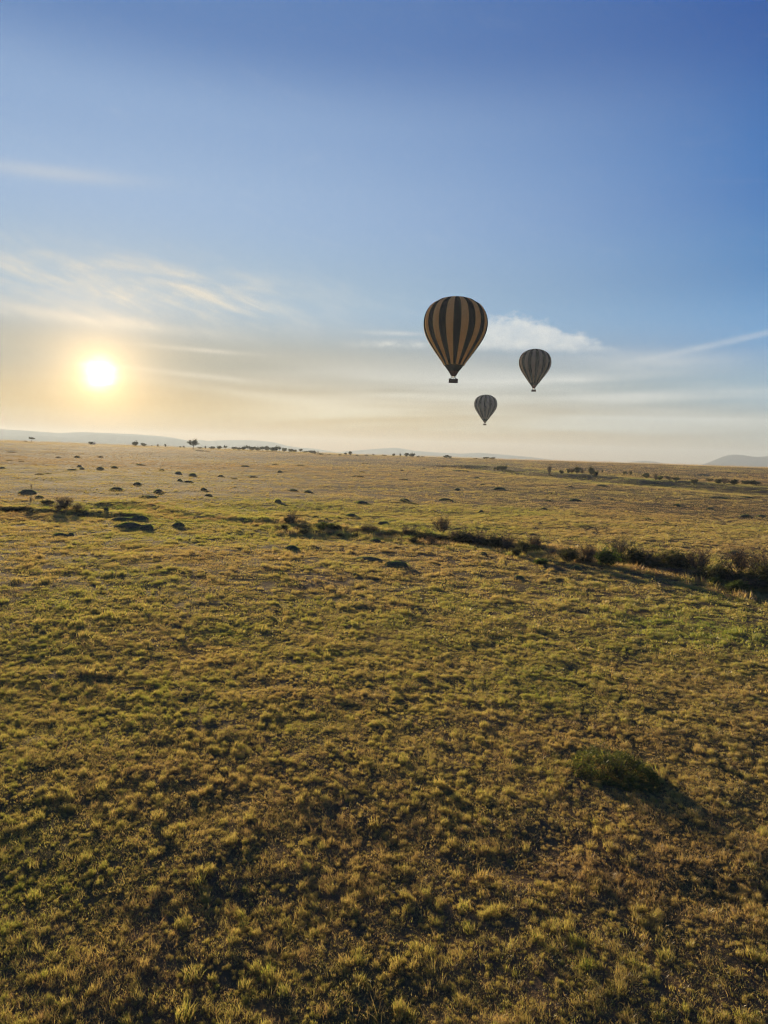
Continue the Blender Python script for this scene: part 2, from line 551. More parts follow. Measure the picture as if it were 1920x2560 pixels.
# ------------------------------------------------------------------ haze: even pale air round the whole place
def build_haze():
    bm = bmesh.new()
    bmesh.ops.create_cube(bm, size=1.0)
    o = linked('haze', bm_mesh('haze', bm))
    z0, z1 = -60.0, 230.0
    o.scale = (25000, 25000, z1 - z0)
    o.location = (0, 0, (z0 + z1) / 2)
    m_, nt, q, oo = new_mat('haze_air')
    v = nt.nodes.new('ShaderNodeVolumePrincipled')
    v.inputs['Color'].default_value = (0.50, 0.60, 0.72, 1)
    v.inputs['Density'].default_value = 1.05e-4
    v.inputs['Anisotropy'].default_value = 0.3
    nt.links.new(v.outputs[0], oo.inputs['Volume'])
    o.data.materials.append(m_)
    tag(o, kind='stuff', label='pale morning haze over the whole plain', cat='haze')
build_haze()

# ------------------------------------------------------------------ hot-air balloons
def fabric(name, col, trans, c2=None):
    m_, nt, q, o = new_mat(name)
    t = nt.nodes.new('ShaderNodeTexCoord')
    n = q.noise(t.outputs['Object'], 0.8, 4, 0.6)
    c = q.mix(q.smooth(n, 0.3, 0.7), (*col, 1), (*(c2 or [v * 0.85 for v in col]), 1))
    d = nt.nodes.new('ShaderNodeBsdfDiffuse'); q.put(d.inputs[0], c)
    tr = nt.nodes.new('ShaderNodeBsdfTranslucent'); q.put(tr.inputs[0], c)
    mx = nt.nodes.new('ShaderNodeMixShader'); mx.inputs[0].default_value = trans
    nt.links.new(d.outputs[0], mx.inputs[1]); nt.links.new(tr.outputs[0], mx.inputs[2])
    nt.links.new(mx.outputs[0], o.inputs[0])
    return m_
M['fab_gold'] = fabric('balloon_fabric_gold', (0.80, 0.52, 0.19), 0.42)
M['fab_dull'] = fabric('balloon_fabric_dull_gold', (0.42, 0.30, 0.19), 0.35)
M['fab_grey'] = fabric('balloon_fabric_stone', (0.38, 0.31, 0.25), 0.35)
M['fab_black'] = fabric('balloon_fabric_black', (0.008, 0.010, 0.013), 0.1)
M['fab_scoop'] = fabric('balloon_scoop_maroon', (0.10, 0.035, 0.028), 0.3)
M['wicker'] = plain_mat('wicker', (0.10, 0.05, 0.03), (0.17, 0.09, 0.05), 8.0, 0.8, 0.2, 0.02)
M['leather'] = plain_mat('leather_rim', (0.06, 0.035, 0.025), (0.09, 0.05, 0.035), 4.0, 0.6, 0.3)
M['steel'] = plain_mat('burner_steel', (0.25, 0.25, 0.25), (0.35, 0.35, 0.35), 5.0, 0.4, 0.5)
M['cable'] = plain_mat('cable', (0.06, 0.06, 0.06), (0.09, 0.09, 0.09), 5.0, 0.6, 0.3)
def flame_mat():
    m_, nt, q, o = new_mat('flame')
    e = nt.nodes.new('ShaderNodeEmission'); e.inputs[0].default_value = (1.0, 0.42, 0.26, 1); e.inputs[1].default_value = 0.9
    nt.links.new(e.outputs[0], o.inputs[0]); return m_
M['flame'] = flame_mat()
M['cloth'] = plain_mat('passenger_clothes', (0.035, 0.033, 0.036), (0.09, 0.075, 0.065), 3.0, 0.9, 0.1)

PZ = [(165, 0), (168, 42), (176, 92), (190, 150), (205, 187), (225, 226), (250, 257), (275, 278), (300, 295), (350, 317), (400, 329), (440, 332), (480, 330), (520, 322),
      (560, 310), (620, 282), (700, 231), (760, 188), (820, 146), (880, 103), (912, 80), (940, 58)]
SC = 0.03966
PROFILE = [((940 - y) * SC, r_ * SC) for y, r_ in PZ]        # (z above the mouth, radius)
NG_ = 26
Z_BAND = (940 - 880) * SC
def gore_mesh():
    zs = [p[0] for p in PROFILE][::-1]; rs = [p[1] for p in PROFILE][::-1]
    zz = np.concatenate([np.linspace(Z_BAND, zs[-1] * 0.93, 44), zs[-1] * np.array([0.955, 0.975, 0.988, 0.996, 1.0])])
    rad = np.interp(zz, zs, rs)
    rad[:44] = np.convolve(np.pad(rad, 2, 'edge'), np.ones(5) / 5, 'valid')[:44]
    nu = 7
    V = []; F = []
    half = math.pi / NG_
    for k, (z, r_) in enumerate(zip(zz, rad)):
        for u in range(nu):
            a = -half + 2 * half * u / (nu - 1)
            bulge = 1 + 0.030 * (1 - (a / half) ** 2) * min(1, r_ / 6)
            V.append((r_ * bulge * math.sin(a), -r_ * bulge * math.cos(a), z))
    for k in range(len(zz) - 1):
        for u in range(nu - 1):
            F.append((k * nu + u, k * nu + u + 1, (k + 1) * nu + u + 1, (k + 1) * nu + u))
    return mesh_np('gore', V, [F])
def lathe(name, prof, n=40, cap=False):
    V = []; F = []
    for z, r_ in prof:
        for k in range(n):
            a = 2 * math.pi * k / n
            V.append((r_ * math.sin(a), -r_ * math.cos(a), z))
    for i in range(len(prof) - 1):
        for k in range(n):
            F.append((i * n + k, i * n + (k + 1) % n, (i + 1) * n + (k + 1) % n, (i + 1) * n + k))
    return mesh_np(name, V, [F])
def tube_into(bm, p0, p1, r0, r1=None, n=6):
    p0, p1 = Vector(p0), Vector(p1)
    r1 = r0 if r1 is None else r1
    d = p1 - p0
    if d.length < 1e-6: return
    q = d.to_track_quat('Z', 'Y')
    a = [bm.verts.new(p0 + q @ Vector((r0 * math.cos(2 * math.pi * k / n), r0 * math.sin(2 * math.pi * k / n), 0))) for k in range(n)]
    b = [bm.verts.new(p1 + q @ Vector((r1 * math.cos(2 * math.pi * k / n), r1 * math.sin(2 * math.pi * k / n), 0))) for k in range(n)]
    for k in range(n):
        bm.faces.new((a[k], a[(k + 1) % n], b[(k + 1) % n], b[k]))
    bm.faces.new(a[::-1]); bm.faces.new(b)
def box_into(bm, c, s):
    r_ = bmesh.ops.create_cube(bm, size=1.0)
    for v in r_['verts']:
        v.co = Vector((v.co.x * s[0] + c[0], v.co.y * s[1] + c[1], v.co.z * s[2] + c[2]))

BASKET = (3.8, 2.2, 1.35)
ME = {}
ME['gore_gold'] = gore_mesh(); ME['gore_gold'].materials.append(M['fab_gold'])
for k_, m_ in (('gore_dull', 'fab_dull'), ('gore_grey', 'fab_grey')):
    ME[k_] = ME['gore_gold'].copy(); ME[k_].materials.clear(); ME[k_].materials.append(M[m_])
ME['gore_black'] = ME['gore_gold'].copy(); ME['gore_black'].materials.clear(); ME['gore_black'].materials.append(M['fab_black'])
ME['band'] = lathe('band', [(Z_BAND, 103 * SC + 0.02), (Z_BAND * 0.5, 81 * SC), (0.0, 58 * SC)]); ME['band'].materials.append(M['fab_black'])
ME['scoop'] = lathe('scoop', [(-0.10, 56 * SC), (-0.7, 47 * SC), (-1.5, 33 * SC), (-2.2, 21 * SC)]); ME['scoop'].materials.append(M['fab_scoop'])
ME['crown_ring'] = lathe('crown_ring', [(31.0 - 0.29, 0.0), (31.0 - 0.27, 0.9), (31.0 - 0.33, 1.6)], 24); ME['crown_ring'].materials.append(M['fab_black'])
def basket_mesh():
    bm = bmesh.new()
    w, d, h = BASKET; t = 0.07
    zc = -4.9 + h / 2
    box_into(bm, (0, 0, -4.9 + 0.05), (w - 0.15, d - 0.15, 0.1))
    for k in range(9):                                            # woven courses, slightly uneven
        z = -4.9 + 0.1 + (h - 0.1) * (k + 0.5) / 9
        o_ = 0.018 if k % 2 else 0.0
        hh = (h - 0.1) / 9 - 0.012
        for s in (-1, 1):
            box_into(bm, (0, s * (d / 2 - t / 2 + o_), z), (w + 2 * o_, t, hh))
            box_into(bm, (s * (w / 2 - t / 2 + o_), 0, z), (t, d - 2 * t, hh))
    for x in (-w / 6, w / 6):
        box_into(bm, (x, 0, zc), (t * 0.8, d - 2.2 * t, h - 0.12))  # compartments
    return bm_mesh('basket', bm)
ME['basket'] = basket_mesh(); ME['basket'].materials.append(M['wicker'])
def rim_mesh():
    bm = bmesh.new()
    w, d, h = BASKET; z = -4.9 + h + 0.03
    c_ = [(-w / 2, -d / 2, z), (w / 2, -d / 2, z), (w / 2, d / 2, z), (-w / 2, d / 2, z)]
    for k in range(4): tube_into(bm, c_[k], c_[(k + 1) % 4], 0.08, n=8)
    return bm_mesh('rim', bm, True)
ME['rim'] = rim_mesh(); ME['rim'].materials.append(M['leather'])
def frame_mesh():
    bm = bmesh.new()
    z = -2.75; w, d = 1.5, 1.1
    c_ = [(-w / 2, -d / 2, z), (w / 2, -d / 2, z), (w / 2, d / 2, z), (-w / 2, d / 2, z)]
    for k in range(4): tube_into(bm, c_[k], c_[(k + 1) % 4], 0.04)
    return bm_mesh('burner_frame', bm)
ME['burner_frame'] = frame_mesh(); ME['burner_frame'].materials.append(M['steel'])
def burner_mesh():
    bm = bmesh.new()
    tube_into(bm, (0, 0, -2.95), (0, 0, -2.6), 0.14, 0.17, 12)
    tube_into(bm, (0, 0, -2.6), (0, 0, -2.35), 0.26, 0.28, 14)
    return bm_mesh('burner', bm)
ME['burner'] = burner_mesh(); ME['burner'].materials.append(M['steel'])
def flame_mesh():
    return lathe('flame', [(-2.3, 0.05), (-2.1, 0.26), (-1.5, 0.42), (-0.7, 0.4), (0.2, 0.25), (0.9, 0.03)], 12)
ME['flame'] = flame_mesh(); ME['flame'].materials.append(M['flame'])
def pole_mesh(sx, sy):
    bm = bmesh.new()
    w, d, h = BASKET
    tube_into(bm, (sx * (w / 2 - 0.1), sy * (d / 2 - 0.1), -4.9 + h), (sx * 0.75, sy * 0.55, -2.75), 0.06)
    return bm_mesh('pole', bm)
POLES = [pole_mesh(a, b) for a in (-1, 1) for b in (-1, 1)]
for p_ in POLES: p_.materials.append(M['leather'])
def cable_mesh(k):
    bm = bmesh.new()
    a = 2 * math.pi * (k + 0.5) / 8
    x = 0.75 * (1 if math.sin(a) > 0 else -1); y = 0.55 * (1 if -math.cos(a) > 0 else -1)
    tube_into(bm, (x, y, -2.75), (57 * SC * math.sin(a), -57 * SC * math.cos(a), 0.03), 0.022, n=4)
    return bm_mesh('cable', bm)
CABLES = [cable_mesh(k) for k in range(8)]
for p_ in CABLES: p_.materials.append(M['cable'])

def person_mesh():
    """standing figure with arms resting forward on the rim, grown as one skin"""
    J = {'pel': (0, 0, .95, .13), 'waist': (0, 0, 1.12, .125), 'chest': (0, 0, 1.34, .145), 'neck': (0, -.01, 1.52, .06), 'head': (0, -.03, 1.66, .095), 'top': (0, -.03, 1.75, .075),
         'shL': (-.18, 0, 1.43, .07), 'elL': (-.26, -.10, 1.2, .05), 'haL': (-.22, -.34, 1.16, .04),
         'shR': (.18, 0, 1.43, .07), 'elR': (.26, -.10, 1.2, .05), 'haR': (.22, -.34, 1.16, .04),
         'hiL': (-.1, 0, .9, .1), 'knL': (-.11, -.02, .5, .07), 'anL': (-.11, .01, .09, .05), 'toL': (-.12, -.14, .04, .04),
         'hiR': (.1, 0, .9, .1), 'knR': (.11, -.02, .5, .07), 'anR': (.11, .01, .09, .05), 'toR': (.12, -.14, .04, .04)}
    E_ = [('pel', 'waist'), ('waist', 'chest'), ('chest', 'neck'), ('neck', 'head'), ('head', 'top'), ('chest', 'shL'), ('shL', 'elL'), ('elL', 'haL'),
          ('chest', 'shR'), ('shR', 'elR'), ('elR', 'haR'), ('pel', 'hiL'), ('hiL', 'knL'), ('knL', 'anL'), ('anL', 'toL'), ('pel', 'hiR'), ('hiR', 'knR'), ('knR', 'anR'), ('anR', 'toR')]
    K = list(J)
    me = bpy.data.meshes.new('person_skeleton')
    me.from_pydata([J[k][:3] for k in K], [(K.index(a), K.index(b)) for a, b in E_], [])
    o = bpy.data.objects.new('person_skeleton', me)
    C.objects.link(o)
    sk = o.modifiers.new('skin', 'SKIN')
    if not me.skin_vertices:
        bm = bmesh.new(); bm.from_mesh(me); bm.verts.layers.skin.verify(); bm.to_mesh(me); bm.free()
    for i, k in enumerate(K):
        me.skin_vertices[0].data[i].radius = (J[k][3], J[k][3])
        me.skin_vertices[0].data[i].use_root = (k == 'pel')
    ss = o.modifiers.new('sub', 'SUBSURF'); ss.levels = 1; ss.render_levels = 1
    dg = bpy.context.evaluated_depsgraph_get()
    res = bpy.data.meshes.new_from_object(o.evaluated_get(dg))
    res.name = 'person'
    bpy.data.objects.remove(o)
    res.materials.clear(); res.materials.append(M['cloth'])
    return res
ME['person'] = person_mesh()

def balloon(px, py, dist, turn, label, where, n_people, flame, pale='gore_gold'):
    d = ray(px, py)
    k = dist / math.hypot(d.x, d.y)
    base = Vector((d.x * k, d.y * k, CAM_H + d.z * k))
    face = math.atan2(-base.x, base.y) * -1
    t = thing('hot_air_balloon', label, 'balloon', base, -math.atan2(base.x, base.y), 'striped hot-air balloons in flight')
    def part(name, mesh, rz=0.0, parent=t):
        o = bpy.data.objects.new(name, mesh); C.objects.link(o)
        o.parent = parent
        if parent is t: o.location = (0, 0, 4.9)
        o.rotation_euler = (0, 0, rz)
        return o
    for i in range(NG_):
        gr = part('gore', ME['gore_black' if i % 2 == 0 else pale], turn + 2 * math.pi * i / NG_)
    part('mouth_band', ME['band']); part('scoop', ME['scoop']); part('crown_ring', ME['crown_ring'])
    b = part('basket', ME['basket']); part('rim', ME['rim'], 0, b)
    part('burner_frame', ME['burner_frame'])
    for x in (-0.32, 0.32):
        bu = part('burner', ME['burner']); bu.location = (x, 0, 4.9)
    if flame:
        part('flame', ME['flame'])['label'] = 'pinkish burner flame inside the scoop'
    for p_ in POLES: part('pole', p_)
    for p_ in CABLES: part('cable', p_)
    rot = Matrix.Rotation(t.rotation_euler.z, 4, 'Z')
    rr_ = random.Random(int(px))
    for i in range(n_people):
        x = -1.55 + 3.1 * i / (n_people - 1) + rr_.uniform(-.08, .08)
        if abs(abs(x) - BASKET[0] / 6) < 0.25: x += 0.28 if x > 0 else -0.28
        p = base + rot @ Vector((x, -0.55 + rr_.uniform(-.1, .1), 0.1))
        po = bpy.data.objects.new('person', ME['person']); C.objects.link(po)
        s = rr_.uniform(0.94, 1.03)
        po.location = p; po.scale = (s, s, s); po.rotation_euler = (0, 0, t.rotation_euler.z + rr_.uniform(-.3, .3))
        tag(po, '%s passenger from the left, in dark clothes, in the basket of the %s' % (ORD[i], where), 'person', 'balloon passengers')
balloon(1133, 957, 306, R(3.0), 'large black and gold striped balloon nearest, with dark mouth band and wicker basket', 'largest balloon', 7, False)
balloon(1334, 979, 622, R(8.0), 'middle-sized striped balloon on the right with its burner flame lit', 'right-hand balloon', 6, True, 'gore_dull')
balloon(1212, 1063, 850, R(-2.0), 'smallest haze-faded striped balloon, lowest of the three', 'lowest balloon', 6, False, 'gore_grey')

# ------------------------------------------------------------------ earth mounds on the plain
def mound_mesh(seed):
    n_, k_ = 22, 8
    V = [(0, 0, 0.99)]; rs = np.random.default_rng(seed); ox = seed * 13.7
    for i in range(1, k_ + 1):
        f = i / k_
        for j in range(n_):
            a = 2 * math.pi * j / n_
            rad = 0.5 * f * (1 + 0.85 * float(vnoise(np.array(math.cos(a) * 1.6 + ox), np.array(math.sin(a) * 1.6 + ox))))
            z = (1 - f ** 2.4) ** 0.9 if f < 1 else -0.25
            z *= 1 + 0.95 * f * float(vnoise(np.array(math.cos(a) * f * 3 + ox), np.array(math.sin(a) * f * 3 + ox + 5)))
            z += 0.10 * (rs.random() - .5) * (1 - f)
            V.append((rad * math.cos(a), rad * math.sin(a), z))
    F3 = [(0, 1 + j, 1 + (j + 1) % n_) for j in range(n_)]
    F4 = []
    for i in range(k_ - 1):
        for j in range(n_):
            a = 1 + i * n_ + j; b = 1 + i * n_ + (j + 1) % n_
            F4.append((a, a + n_, b + n_, b))
    me = mesh_np('mound', V, [np.array(F3), np.array(F4)])
    me.materials.append(M['mound'])
    return me
MOUNDS = [mound_mesh(s) for s in range(5)]

# ------------------------------------------------------------------ blades: shared by tufts, mounds and shrubs
def blades(rs, n, pos, hgt, width, lean, seg=2, curve=0.5, brvals=None):
    """n grass blades as tapered bent strips: returns vertices, quads, tris, per-vertex br"""
    ang = rs.random(n) * 2 * math.pi
    faceang = rs.random(n) * math.pi
    br = rs.random(n) if brvals is None else brvals
    lx, ly = np.cos(ang) * lean, np.sin(ang) * lean
    wx, wy = np.cos(faceang) * width / 2, np.sin(faceang) * width / 2
    V = []; B = []
    per = 2 * seg + 1
    for s in range(seg + 1):
        f = s / seg
        off = hgt * (f * (1 - curve) + f * f * curve)
        cx = pos[:, 0] + lx * off; cy = pos[:, 1] + ly * off
        cz = pos[:, 2] + hgt * f * np.sqrt(np.clip(1 - (lean * f * 0.6) ** 2, 0.15, 1))
        if s < seg:
            w = 1 - 0.45 * f
            V.append(np.stack([cx - wx * w, cy - wy * w, cz], -1)); V.append(np.stack([cx + wx * w, cy + wy * w, cz], -1))
        else:
            V.append(np.stack([cx, cy, cz], -1))
    V = np.stack(V, 1).reshape(-1, 3)
    base_ = np.arange(n) * per
    quads = [np.stack([base_ + 2 * s, base_ + 2 * s + 1, base_ + 2 * s + 3, base_ + 2 * s + 2], -1) for s in range(seg - 1)]
    tris = np.stack([base_ + 2 * (seg - 1), base_ + 2 * (seg - 1) + 1, base_ + 2 * seg], -1)
    return V, (np.concatenate(quads) if quads else np.zeros((0, 4), int)), tris, np.repeat(br, per)

def blade_mesh(name, V, Q, T, B, mat):
    me = mesh_np(name, V, [Q, T] if len(Q) else [T], smooth=False)
    at_ = me.attributes.new('br', 'FLOAT', 'POINT')
    at_.data.foreach_set('value', np.asarray(B, np.float32))
    me.materials.append(mat)
    return me

def mound_grass(seed):
    rs = np.random.default_rng(seed)
    n = 260
    a = rs.random(n) * 2 * math.pi; f = np.sqrt(rs.random(n)) * 0.95
    pos = np.stack([0.5 * f * np.cos(a), 0.5 * f * np.sin(a), (1 - f ** 2.4) ** 0.9 * 0.97], -1)
    V, Q, T, B = blades(rs, n, pos, 0.05 + 0.16 * rs.random(n), 0.03, 0.3 + 0.5 * rs.random(n), 2)
    return blade_mesh('grass', V, Q, T, B * 0.6 + 0.2, M['grass'])
MOUND_GRASS = [mound_grass(s + 50) for s in range(3)]

MND = []   # photo place of the foot, width and height in photo pixels
def zone(x0, y0, sc, rows): MND.extend([(x0 + a / sc, y0 + b / sc, w / sc, h / sc) for a, b, w, h in rows])
zone(0, 1050, 2.592, [(180, 478, 110, 26), (255, 508, 50, 18), (890, 422, 52, 20), (1024, 474, 62, 28), (965, 508, 120, 20), (755, 456, 90, 20), (650, 318, 42, 15), (740, 314, 40, 18), (530, 320, 32, 14),
                      (470, 326, 64, 8), (515, 304, 30, 14), (500, 242, 32, 12), (650, 242, 36, 10), (375, 245, 30, 8), (1250, 366, 52, 24), (1155, 348, 46, 16), (1165, 398, 32, 18), (1050, 329, 34, 11),
                      (905, 294, 62, 8), (1590, 304, 60, 12), (1430, 368, 42, 12), (1320, 455, 46, 14), (1220, 404, 66, 10), (832, 700, 160, 46), (957, 710, 92, 42), (905, 650, 130, 36), (790, 650, 120, 24),
                      (1157, 692, 82, 36), (1630, 370, 62, 10), (1520, 383, 42, 7), (260, 356, 60, 8), (310, 352, 50, 8), (1350, 491, 50, 10), (385, 755, 92, 26), (690, 588, 34, 22), (460, 748, 40, 16), (1580, 660, 80, 30),
                      (75, 210, 50, 6), (60, 265, 40, 6), (140, 272, 36, 7), (15, 315, 36, 10), (1300, 640, 150, 20)])
zone(640, 1050, 2.592, [(240, 462, 66, 14), (335, 473, 62, 20), (145, 536, 46, 22), (155, 341, 34, 16), (125, 291, 42, 8), (285, 297, 60, 8), (683, 545, 84, 24), (962, 529, 74, 22), (1232, 523, 100, 16),
                        (1305, 457, 40, 18), (1015, 575, 46, 12), (615, 628, 74, 24), (830, 676, 84, 24), (1460, 604, 38, 20), (655, 369, 92, 10), (685, 340, 42, 7), (945, 330, 22, 10), (1185, 374, 22, 8),
                        (1580, 452, 84, 18), (1470, 423, 34, 10), (228, 838, 88, 32), (715, 908, 190, 26), (915, 948, 165, 40), (1475, 880, 52, 28), (645, 1010, 44, 18), (165, 1004, 52, 24), (770, 786, 64, 20),
                        (458, 645, 30, 12), (385, 634, 50, 14), (1325, 332, 110, 9), (955, 388, 70, 8), (700, 282, 60, 5), (1435, 378, 40, 8), (1090, 316, 30, 6)])
zone(1280, 1080, 2.592, [(410, 448, 74, 16), (580, 352, 76, 12), (208, 501, 38, 10), (236, 450, 52, 8), (228, 428, 32, 10), (262, 402, 60, 8), (1515, 556, 74, 22), (1612, 554, 56, 16), (1070, 482, 44, 14),
                         (1285, 503, 52, 10), (1330, 431, 150, 12), (1510, 427, 120, 9), (1440, 789, 72, 20), (1105, 950, 92, 24), (190, 860, 84, 36), (420, 892, 64, 32), (45, 956, 74, 30), (1000, 597, 42, 10),
                         (803, 220, 28, 8), (1405, 268, 32, 10), (1235, 281, 66, 9), (1525, 287, 92, 8), (1290, 962, 60, 20), (650, 442, 24, 8), (562, 433, 26, 8), (938, 440, 18, 10), (880, 570, 80, 10), (375, 358, 40, 9)])
special = {0: 'wide low grassy mound with a stick on top at the far left', 3: 'round dark mound standing alone right of the low grassy mounds', 23: 'largest dark oblong mound left of centre, in front of its twin',
           24: 'dark mound touching the right end of the largest mound', 25: 'dark mound right behind the largest oblong mound', 27: 'single dark mound a step right of the mound cluster',
           33: 'dark low mound on the near grass below the left shaded ditch'}
band_names = [(1150, 'far'), (1215, 'middle-distance'), (1290, 'nearer'), (9999, 'nearest')]
for i, (x, y, w, h) in enumerate(MND):
    p, t_ = pix(x, y)
    mpp = t_ / FPX
    W = w * mpp * 1.02; H = max(h * mpp * 0.72, 0.18) + (0.13 if t_ > 130 else 0.04)
    third = 'left' if x < 640 else ('middle' if x < 1280 else 'right-hand')
    bn = [b for a, b in band_names if y < a][0]
    lab = special.get(i)
    same = sorted(k for k in range(len(MND)) if k not in special and ('left' if MND[k][0] < 640 else ('middle' if MND[k][0] < 1280 else 'right-hand')) == third and [b for a, b in band_names if MND[k][1] < a][0] == bn)
    same.sort(key=lambda k: MND[k][0])
    grp = 'earth mounds on the plain'
    if lab is None:
        lab = 'dark earth mound, %s from the left in the %s %s scatter' % (ORD[same.index(i)], bn, third)
        grp = '%s mounds, %s third' % (bn, third)
    rr_ = random.Random(i)
    t = thing('earth_mound', lab, 'mound', p, rr_.uniform(-0.4, 0.4) - math.atan2(p.x, p.y), grp, (W, max(W * 0.55, 0.8), H))
    linked('mound_body', MOUNDS[i % 5], (), t)
    if w > 12 and t_ < 520:
        linked('grass_cover', MOUND_GRASS[i % 3], (), t)['kind'] = 'stuff'

# ------------------------------------------------------------------ shrubs and trees
def shrub_meshes(seed, n_stem, twigs, leaves, leaf_size, spread, upright, trunk=0.0, crown_flat=1.0, thin=0.018, leafmat='leaf_olive', gen=2):
    """unit shrub: 1 m high, about 1 m wide; returns wood mesh and foliage mesh"""
    rd = random.Random(seed)
    bm = bmesh.new()
    tips = []
    def grow(p, d, L, r_, g_):
        steps = 3
        for s in range(steps):
            d2 = (d + Vector((rd.uniform(-.3, .3), rd.uniform(-.3, .3), rd.uniform(-.1, .22)))).normalized()
            q_ = p + d2 * (L / steps)
            tube_into(bm, p, q_, r_ * (1 - 0.25 * s / steps), r_ * (1 - 0.25 * (s + 1) / steps), 3)
            tips.append((q_.copy(), g_))
            if g_ > 0:
                for k in range(twigs if s else max(1, twigs - 1)):
                    a = rd.uniform(0, 2 * math.pi)
                    dd = (d2 * 0.75 + Vector((math.cos(a), math.sin(a), rd.uniform(-.1, .6) * upright)) * 0.8).normalized()
                    grow(q_.copy(), dd, L * rd.uniform(.45, .7), r_ * 0.55, g_ - 1)
            p, d = q_, d2
    if trunk > 0:
        top_ = Vector((rd.uniform(-.05, .05), 0, trunk))
        tube_into(bm, (0, 0, -0.06), top_, 0.05, 0.035, 6)
        starts = [top_] * n_stem
    else:
        starts = [Vector((rd.uniform(-.12, .12) * spread, rd.uniform(-.12, .12) * spread, -0.04)) for _ in range(n_stem)]
    for s in starts:
        a = rd.uniform(0, 2 * math.pi); o_ = rd.uniform(0.15, 1.0) * spread
        grow(s.copy(), Vector((math.cos(a) * o_, math.sin(a) * o_, upright)).normalized(), (0.62 - trunk * 0.45) * rd.uniform(.8, 1.1), thin, gen)
    # normalise to unit height and width
    xs = np.array([v.co[:] for v in bm.verts])
    hz = xs[:, 2].max(); wd = max(np.ptp(xs[:, 0]), np.ptp(xs[:, 1]))
    sc_ = Matrix.Diagonal((1 / wd, 1 / wd, 1 / hz, 1))
    bm.transform(sc_)
    wood = bm_mesh('stem', bm)
    wood.materials.append(M['twig'])
    rs = np.random.default_rng(seed)
    pts = np.array([(p.x / wd, p.y / wd, p.z / hz) for p, g_ in tips if g_ < gen])
    idx = rs.integers(0, len(pts), leaves)
    P = pts[idx] + rs.normal(0, 0.035, (leaves, 3)) * np.array([1, 1, crown_flat])
    P[:, 2] = np.clip(P[:, 2], 0.03, 1.06)
    nrm = rs.normal(0, 1, (leaves, 3)); nrm /= np.linalg.norm(nrm, axis=1)[:, None]
    up = rs.normal(0, 1, (leaves, 3))
    u = np.cross(nrm, up); u /= np.linalg.norm(u, axis=1)[:, None]
    v = np.cross(nrm, u)
    s = leaf_size * (0.6 + 0.8 * rs.random(leaves))[:, None]
    V = np.stack([P - u * s * .5, P + v * s * .28, P + u * s * .5, P - v * s * .28], 1).reshape(-1, 3)
    b_ = np.arange(leaves) * 4
    F = np.stack([b_, b_ + 1, b_ + 2, b_ + 3], -1)
    fo = mesh_np('foliage', V, [F], smooth=False)
    at_ = fo.attributes.new('br', 'FLOAT', 'POINT')
    at_.data.foreach_set('value', np.repeat(rs.random(leaves), 4).astype(np.float32))
    fo.materials.append(M[leafmat])
    return wood, fo

TWIGGY = [shrub_meshes(100 + k, 9, 3, 900, 0.045, 0.75, 1.0, leafmat='leaf_brown', thin=0.012) for k in range(3)]
OLIVE = [shrub_meshes(200 + k, 8, 3, 2300, 0.055, 0.85, 0.8, leafmat='leaf_olive', thin=0.014) for k in range(3)]
GREEN = [shrub_meshes(300 + k, 9, 3, 3000, 0.055, 0.95, 0.7, leafmat='leaf_green', thin=0.014) for k in range(2)]
TREES = [shrub_meshes(400 + k, 6, 3, 1700, 0.06, 1.0, 0.55, trunk=0.38, leafmat='leaf_olive', thin=0.022) for k in range(2)]
DENSE = [shrub_meshes(700 + k, 9, 3, 1500, 0.10, 0.85, 0.8, leafmat='leaf_olive', thin=0.02) for k in range(3)]
BARE = [shrub_meshes(500 + k, 7, 3, 260, 0.04, 0.7, 1.1, leafmat='leaf_brown', thin=0.014) for k in range(2)]
FLAT = shrub_meshes(600, 7, 4, 1500, 0.07, 1.3, 0.25, trunk=0.6, crown_flat=0.5, leafmat='leaf_olive', thin=0.022)
KIND = {'twiggy': TWIGGY, 'olive': OLIVE, 'green': GREEN, 'tree': TREES, 'dense': DENSE, 'bare': BARE, 'flat': [FLAT]}

def shrub(kind, i, p, W, H, label, cat, group, name, depth=0.9, parts=('stem', 'foliage')):
    wood, fo = KIND[kind][i % len(KIND[kind])]
    t = thing(name, label, cat, p, random.Random(i * 7 + 1).uniform(0, 6.28), group, (W, W * depth, H))
    linked(parts[0], wood, (), t); linked(parts[1], fo, (), t)
    return t

def row(entries, x0, y0, sc, phrase, group, name='bush', cat='bush', grow=1.0):
    """things standing in a row, told apart by their place in it from the left"""
    ent = sorted(entries, key=lambda e: e[0])
    for i, (a, b, w, h, kind) in enumerate(ent):
        x, y = x0 + a / sc, y0 + b / sc
        p, t_ = pix(x, y)
        mpp = t_ / FPX
        look = {'twiggy': 'brown twiggy bush', 'olive': 'dull olive bush', 'green': 'dense green leafy bush', 'tree': 'small dark tree', 'bare': 'thin bare brown shrub', 'flat': 'flat-topped tree'}[kind]
        if t_ > 150 and kind == 'olive': kind = 'dense'
        if t_ > 150: w, h = w * 1.25, h * 1.2
        shrub(kind, i * 3 + int(a), p - Vector((0, 0, 0.05)), w / sc * mpp * grow, h / sc * mpp * grow, '%s, %s from left %s' % (look, ORD[i], phrase), cat, group, name)

